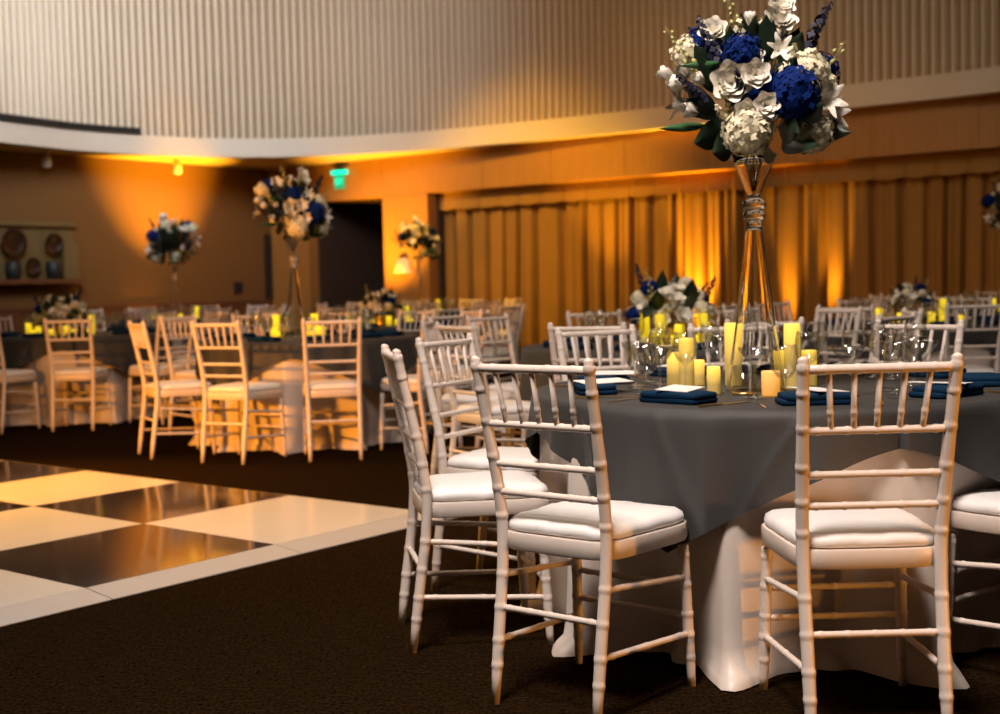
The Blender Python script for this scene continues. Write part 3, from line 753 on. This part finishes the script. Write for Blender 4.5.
def even(off): return [radians(off+36*k) for k in range(10)]
even_under = under_cloth(even(0), 8)
for ti, (c, off, corner, tn, kind, far, vx, vy) in enumerate(TABLES):
    angs = even(off); cx, cy = c
    o = link('floor_length_cloth', even_under, None, (cx, cy, 0), (0, 0, radians(off))); tag(o, 'ivory floor length cloth of %s' % tn, 'tablecloth', 'ivory floor length cloths')
    o = link('square_overlay_cloth', overlay_cloth(radians(corner), angs, 5+ti, 240), None, (cx, cy, 0)); tag(o, 'charcoal square cloth on %s' % tn, 'tablecloth', 'charcoal overlay cloths')
    pos = []
    rnd = random.Random(40+ti)
    for k, a in enumerate(angs):
        r = 1.06+rnd.uniform(-.01, .05); x, y = cx+r*cos(a), cy+r*sin(a); b = facing(x, y, cx, cy)+rnd.uniform(-.07, .07)
        if ti == 0 and k in (9, 0, 1, 2, 3, 4):
            a = radians({9: 353, 0: 25, 1: 56, 2: 87, 3: 118, 4: 149}[k]); x, y = cx+1.06*cos(a), cy+1.06*sin(a); b = facing(x, y, cx, cy)
        if ti == 0 and k == 5: x, y, b = -2.21, 8.65, -1.05
        if ti == 0 and k == 6: x, y, b = -1.685, 8.28, -.45
        if ti == 0 and k == 7: x, y, b = -1.09, 8.30, .16
        if ti == 2 and k == 7: x, y, b = 2.96, 8.20, .02
        if ti == 3 and k == 8: x, y, b = -3.45, 10.47, .02
        pos.append((x, y, b, a))
    for side in ('near', 'far'):
        lst = sorted([p for p in pos if (sin(p[3]) < 0) == (side == 'near')], key=lambda p: p[0]/p[1])
        for k, (x, y, b, a) in enumerate(lst):
            if x/y < -.43 or x/y > .45: continue
            lb = 'white chair %s from brown wall on %s side of %s' % (ORD[k], side, tn)
            chair(x, y, b, lb, 'white chairs around the %s' % tn, far)
            setting(cx, cy, a, 'by %s %s chair of %s' % (ORD[k], side, tn), tn, False,
                    (('wine_glass', WINE, .42, .07), ('water_goblet', GOBLET, .45, -.05)), rnd)
    if kind == 'big':
        vase(vx, vy, 'tall clear trumpet vase on %s' % tn)
        arrangement('big', vx, vy, ZT+.722, [.6, 0, 0, 0, 0, 2.0, 3.6, 2.6][ti], [1, 0, 0, 0, 0, 1.05, 1.2, 1][ti], 'tall white and blue bouquet of %s' % tn)
    else:
        low_vase(vx, vy, 'low gold compote vase on %s' % tn)
        arrangement('low', vx, vy, ZT+.125, ti*1.7, {1: 1.25, 2: .85, 3: 1.2, 4: 1.1}[ti], 'low white and blue bouquet of %s' % tn)
    ck = [(-.26, 'mid'), (.24, 'tall'), (-.14, 'small'), (.17, 'stub'), (-.07, 'stub'), (.09, 'small'), (-.2, 'stub'), (.29, 'stub')]
    if ti == 0: ck = [(-.15, 'tall'), (-.10, 'stub'), (.13, 'tall'), (.10, 'mid'), (.18, 'small'), (.21, 'small'), (-.13, 'small'), (.16, 'stub')]
    if ti == 1: ck = [(-.135, 'tall'), (-.08, 'tall'), (.145, 'tall'), (.02, 'mid'), (-.11, 'small'), (-.05, 'stub'), (.20, 'mid'), (.06, 'small'), (-.02, 'stub'), (.10, 'stub')]
    ck = sorted(ck)
    for k, (dx, kd) in enumerate(ck):
        dy = -.10-.10*((k*7) % 3)/2
        if kd == 'tall' and ti != 1: dy = .06
        if ti == 1 and k % 3 == 0: dy = .05
        candle(vx+dx, vy+dy, ZT+.001, kd, '%s glowing candle from brown wall on %s' % ((ORD+['eighth', 'ninth', 'tenth'])[k], tn), 'candles on the %s' % tn, True)

# ------------------------------------------------------------------ fittings
# exit sign above the doorway
r = link('exit_sign', None, None, W1(-1.66, -.08, 2.71), W1R); tag(r, 'green lit exit sign hanging from the soffit above the dark doorway', 'exit sign')
M['exit'] = mat('green_light', (.0, .5, .3), .4); b = M['exit'].node_tree.nodes['Principled BSDF']; b.inputs['Emission Color'].default_value = (.0, .85, .55, 1); b.inputs['Emission Strength'].default_value = 1.5
M['exit2'] = mat('green_panel', (.0, .22, .12), .3); b = M['exit2'].node_tree.nodes['Principled BSDF']; b.inputs['Emission Color'].default_value = (.0, .5, .25, 1); b.inputs['Emission Strength'].default_value = .5
link('housing', MB().box(-.15, .15, -.03, .03, .10, .165).mesh('housing', M['exit'], False), r)
fp = link('face_panel', MB().box(-.11, .10, -.006, .006, -.12, .10).mesh('face_panel', M['exit2'], False), r)
link('mount', MB().box(-.05, .05, -.02, .02, .165, .29).mesh('mount', M['black'], False), r)
def letters():
    mb = MB(); h = .10; z0 = -.05
    def bar(x0, x1, za, zb): mb.box(x0, x1, -.010, -.0062, z0+za, z0+zb)
    x = -.092
    bar(x, x+.009, 0, h); [bar(x, x+.034, a, a+.010) for a in (0, .045, .09)]
    for sgn in (1, -1):
        mb.box(-.006, .006, -.010, -.0062, -.054, .054, Matrix.Translation((-.028, 0, 0)) @ Matrix.Rotation(sgn*.35, 4, 'Y'))
    bar(.0155, .0255, -.0, h)
    bar(.040, .082, .09, .10); bar(.0565, .0655, 0, .1)
    mb.v = [(v[0], v[1], v[2] if abs(v[0]+.028) > .03 else v[2]) for v in mb.v]
    return mb
link('lettering', letters().mesh('lettering', M['exit'], False), fp)['label'] = 'word EXIT'
# sconce on the pier
M['sconce'] = mat('lit_shade', (.9, .7, .4), .6); b = M['sconce'].node_tree.nodes['Principled BSDF']; b.inputs['Emission Color'].default_value = (1, .55, .12, 1); b.inputs['Emission Strength'].default_value = .4
r = link('wall_sconce', None, None, W1(-.50, -.01, 1.40), W1R); tag(r, 'small glowing half shade sconce on the pale pier beside the curtain', 'sconce')
rows = []
for k in range(13):
    a = pi+pi*k/12; rows.append([(q*cos(a), q*.7*sin(a), z) for q, z in ((.155, -.10), (.15, -.10), (.085, .11), (.09, .11), (.16, -.105))])
link('shade', MB().grid(rows).mesh('shade', M['sconce']), r)
link('back_plate', MB().box(-.05, .05, -.02, .012, -.06, .06).mesh('back_plate', M['gold'], False), r)
# ceiling spots
for t, lb in (((-5.92, 17.05), 'small white spot under the soffit above the display shelf'), ((-4.55, 18.5), 'small white spot under the soffit in the amber pool')):
    r = link('ceiling_spotlight', None, None, (t[0], t[1], 2.985)); tag(r, lb, 'spotlight', 'spotlights under the soffit')
    link('canopy', MB().lathe([(0, 0), (.05, 0), (.05, -.02), (.012, -.03), (.012, -.06)], 14).mesh('canopy', M['offwhite']), r)
    link('lamp_head', MB().lathe([(0, .07), (.05, .068), (.055, .05), (.062, -.07), (.055, -.075), (.05, -.03), (0, -.02)], 16).mesh('lamp_head', M['offwhite']), r, (0, 0, -.115), (.5, .2, 0))
# thermostat
o = link('wall_thermostat', MB().box(-.075, .075, -.03, 0, -.09, .09).box(-.04, .04, -.034, -.03, -.01, .05).mesh('wall_thermostat', M['black'], False), None, W2(.72, 0, 1.14), W2R)
bevel(o, .01); tag(o, 'small black wall control on the brown wall near the corner', 'wall control')
# display shelf on the left wall
r = link('display_shelf', None, None, W2(4.6, 0, 1.28), W2R); tag(r, 'pale wooden display shelf with dark bowls on the brown wall', 'shelf')
link('back_panel', MB().box(-1.2, .95, -.02, 0, .03, .78).mesh('back_panel', M['shelfwood'], False), r)
link('bottom_board', MB().box(-1.2, .95, -.26, 0, -.03, .03).mesh('bottom_board', M['wainscot'], False), r)
link('top_board', MB().box(-1.2, .95, -.10, 0, .74, .80).mesh('top_board', M['shelfwood'], False), r)
link('side_board', MB().box(.72, .95, -.14, -.02, .03, .50).mesh('side_board', M['shelfwood'], False), r)
def round_plate(q, tt, z, rad, depth, lb, nm='display_plate'):
    prof = [(0, .0), (rad*.5, .0), (rad*.8, depth*.35), (rad, depth), (rad*.985, depth+.008), (rad*.78, depth*.35+.014), (rad*.48, .014), (0, .014)]
    o = link(nm, MB().lathe(prof, 28).mesh(nm, M['bowl']), None, W2(tt, -.10, z), (pi/2+.12, 0, R2)); tag(o, lb, 'plate', 'dark plates on the display shelf'); return o
round_plate(0, 4.63, 1.80, .19, .05, 'largest dark red plate, high on the display shelf')
round_plate(0, 4.04, 1.79, .145, .05, 'dark round plate high beside the pale side board')
round_plate(0, 4.36, 1.49, .115, .04, 'small dark plate with a glint, low between the two pots', 'small_plate')
for tt, lb in ((4.65, 'squat dark pot under the largest plate'), (4.05, 'squat dark pot beside the pale side board')):
    o = link('square_pot', MB().lathe([(0, 0), (.07, 0), (.09, .02), (.10, .12), (.095, .22), (.085, .235), (.08, .22), (.085, .12), (0, .04)], 20).mesh('square_pot', M['bluebox']), None, W2(tt, -.13, 1.312), W2R); tag(o, lb, 'pot', 'dark pots on the display shelf')
for tt, z, rad in ((4.63, 1.80, .19), (4.03, 1.79, .165)):
    o = link('plate_stand', MB().box(-.06, .06, -.12, -.02, 1.515, 1.545).mesh('plate_stand', M['bluebox'], False), None, W2(tt, 0, 0)[:2]+(0,), W2R)
    tag(o, 'small dark block carrying the %s on the display shelf' % ('largest plate' if rad > .18 else 'plate by the pale side board'), 'stand')
# floor uplight at the curtain
r = link('floor_uplight', None, None, W1(5.75, -.35, 0), W1R); tag(r, 'black round uplight standing at the foot of the curtain', 'uplight')
link('lamp_body', MB().lathe([(0, .06), (.09, .06), (.10, .08), (.10, .30), (.09, .32), (.085, .31), (.085, .27), (0, .27)], 20).mesh('lamp_body', M['black']), r)
link('bracket', MB().box(-.12, .12, -.03, .03, 0, .015).box(-.12, -.108, -.03, .03, 0, .2).box(.108, .12, -.03, .03, 0, .2).mesh('bracket', M['black'], False), r)

# ------------------------------------------------------------------ lights
AMB = (1, .46, .02)
def spot(name, loc, tgt, power, size, blend=.6, col=AMB, rad=.06):
    l = bpy.data.lights.new(name, 'SPOT'); l.energy = power; l.spot_size = size; l.spot_blend = blend; l.color = col; l.shadow_soft_size = rad
    o = bpy.data.objects.new(name, l); COL.objects.link(o); o.location = loc
    o.rotation_euler = (Vector(tgt)-Vector(loc)).to_track_quat('-Z', 'Y').to_euler(); return o
def area(name, loc, tgt, power, size, col, sy=None, spread=None):
    l = bpy.data.lights.new(name, 'AREA'); l.energy = power; l.size = size; l.color = col
    if spread: l.spread = spread
    if sy: l.shape = 'RECTANGLE'; l.size_y = sy
    o = bpy.data.objects.new(name, l); COL.objects.link(o); o.location = loc
    o.rotation_euler = (Vector(tgt)-Vector(loc)).to_track_quat('-Z', 'Y').to_euler(); return o
# amber wall uplights on the floor, and added amber fills
spot('uplight_brown_wall', W2(2.1, -1.9, .3), W2(2.2, 0, 3.0), 3000, .80, 1.0)
spot('brown_wall_fill', W2(2.6, -2.4, .3), W2(2.6, 0, 2.0), 40, 1.7, 1.0)  # added faint spot, lifts the wall around the amber pool
spot('uplight_wainscot', W2(2.55, -.35, .3), W2(2.55, -.02, .95), 30, 1.0, .9)
spot('uplight_pier', W1(-.75, -1.1, .25), W1(-.68, -.02, 2.7), 1500, 1.15, 1.0)
spot('uplight_curtain_a', W1(4.2, .12, .12), W1(4.2, .36, 2.3), 2400, .62, .8)
spot('uplight_fascia', W1(2.9, -.29, .2), W1(2.9, -.12, 3.2), 900, .95, .9)
spot('uplight_curtain_b', W1(5.45, .10, .12), W1(5.42, .36, 1.9), 800, .42, .8)
spot('uplight_curtain_c', W1(5.95, .10, .3), W1(5.98, .36, 1.6), 600, .42, .8)
spot('amber_fill_curtain', W1(.8, -5.6, 5.4), W1(2.2, .3, 1.2), 2300, .75, .9, (1, .50, .03), .2)  # added spot high in the drum, spreads even amber over the curtain
spot('uplight_curtain_e', W1(8.2, -1.6, .2), W1(8.2, .2, 1.9), 200, 1.3, 1.0)
# skylight / overhead
area('drum_skylight', (-.5, 7, 6.1), (-.5, 7, 0), 130, 4, (1, .80, .60))
area('drum_cove_wash', (-3.6, 11.0, 6.0), (-4.6, 17.6, 5.4), 270, 3.5, (.93, .95, 1), None, 1.5)
area('drum_fill_warm', (1.2, 9.5, 6.0), (3.6, 15.2, 4.6), 38, 3.0, (1, .78, .52), None, 1.7)  # added area lamp, brightens the right side of the drum
area('drum_key', (-.7, 1.3, 5.5), (.5, 4.0, .2), 165, 1.2, (1, .87, .79), None, 1.9)
# amber washes from the sides
spot('amber_wash_right', (3.4, 1.4, .5), (.75, 3.02, .5), 210, .36, .5, (1, .40, .05), .08)
spot('amber_wash_left', (-4.6, 4.5, 1.2), (-2.2, 8.7, .4), 1500, .95, .8, (1, .34, .02), .12)
spot('amber_dance_floor', (-6.8, 8.6, 2.9), (-2.75, 6.95, 0), 4200, .70, 1.0, (1, .43, .015), .1)
w = bpy.data.worlds.new('world'); S.world = w; w.use_nodes = True
w.node_tree.nodes['Background'].inputs[0].default_value = (1, .8, .6, 1); w.node_tree.nodes['Background'].inputs[1].default_value = .015

S.view_settings.view_transform = 'Standard'; S.view_settings.look = 'None'; S.view_settings.gamma = 1; S.view_settings.use_curve_mapping = False
S.view_settings.exposure = 0.0
S.cycles.max_bounces = 14; S.cycles.transparent_max_bounces = 40; S.cycles.transmission_bounces = 14; S.cycles.glossy_bounces = 4; S.cycles.diffuse_bounces = 3
S.cycles.caustics_reflective = False; S.cycles.caustics_refractive = False
S.cycles.sample_clamp_indirect = 4
S.cycles.use_denoising = True
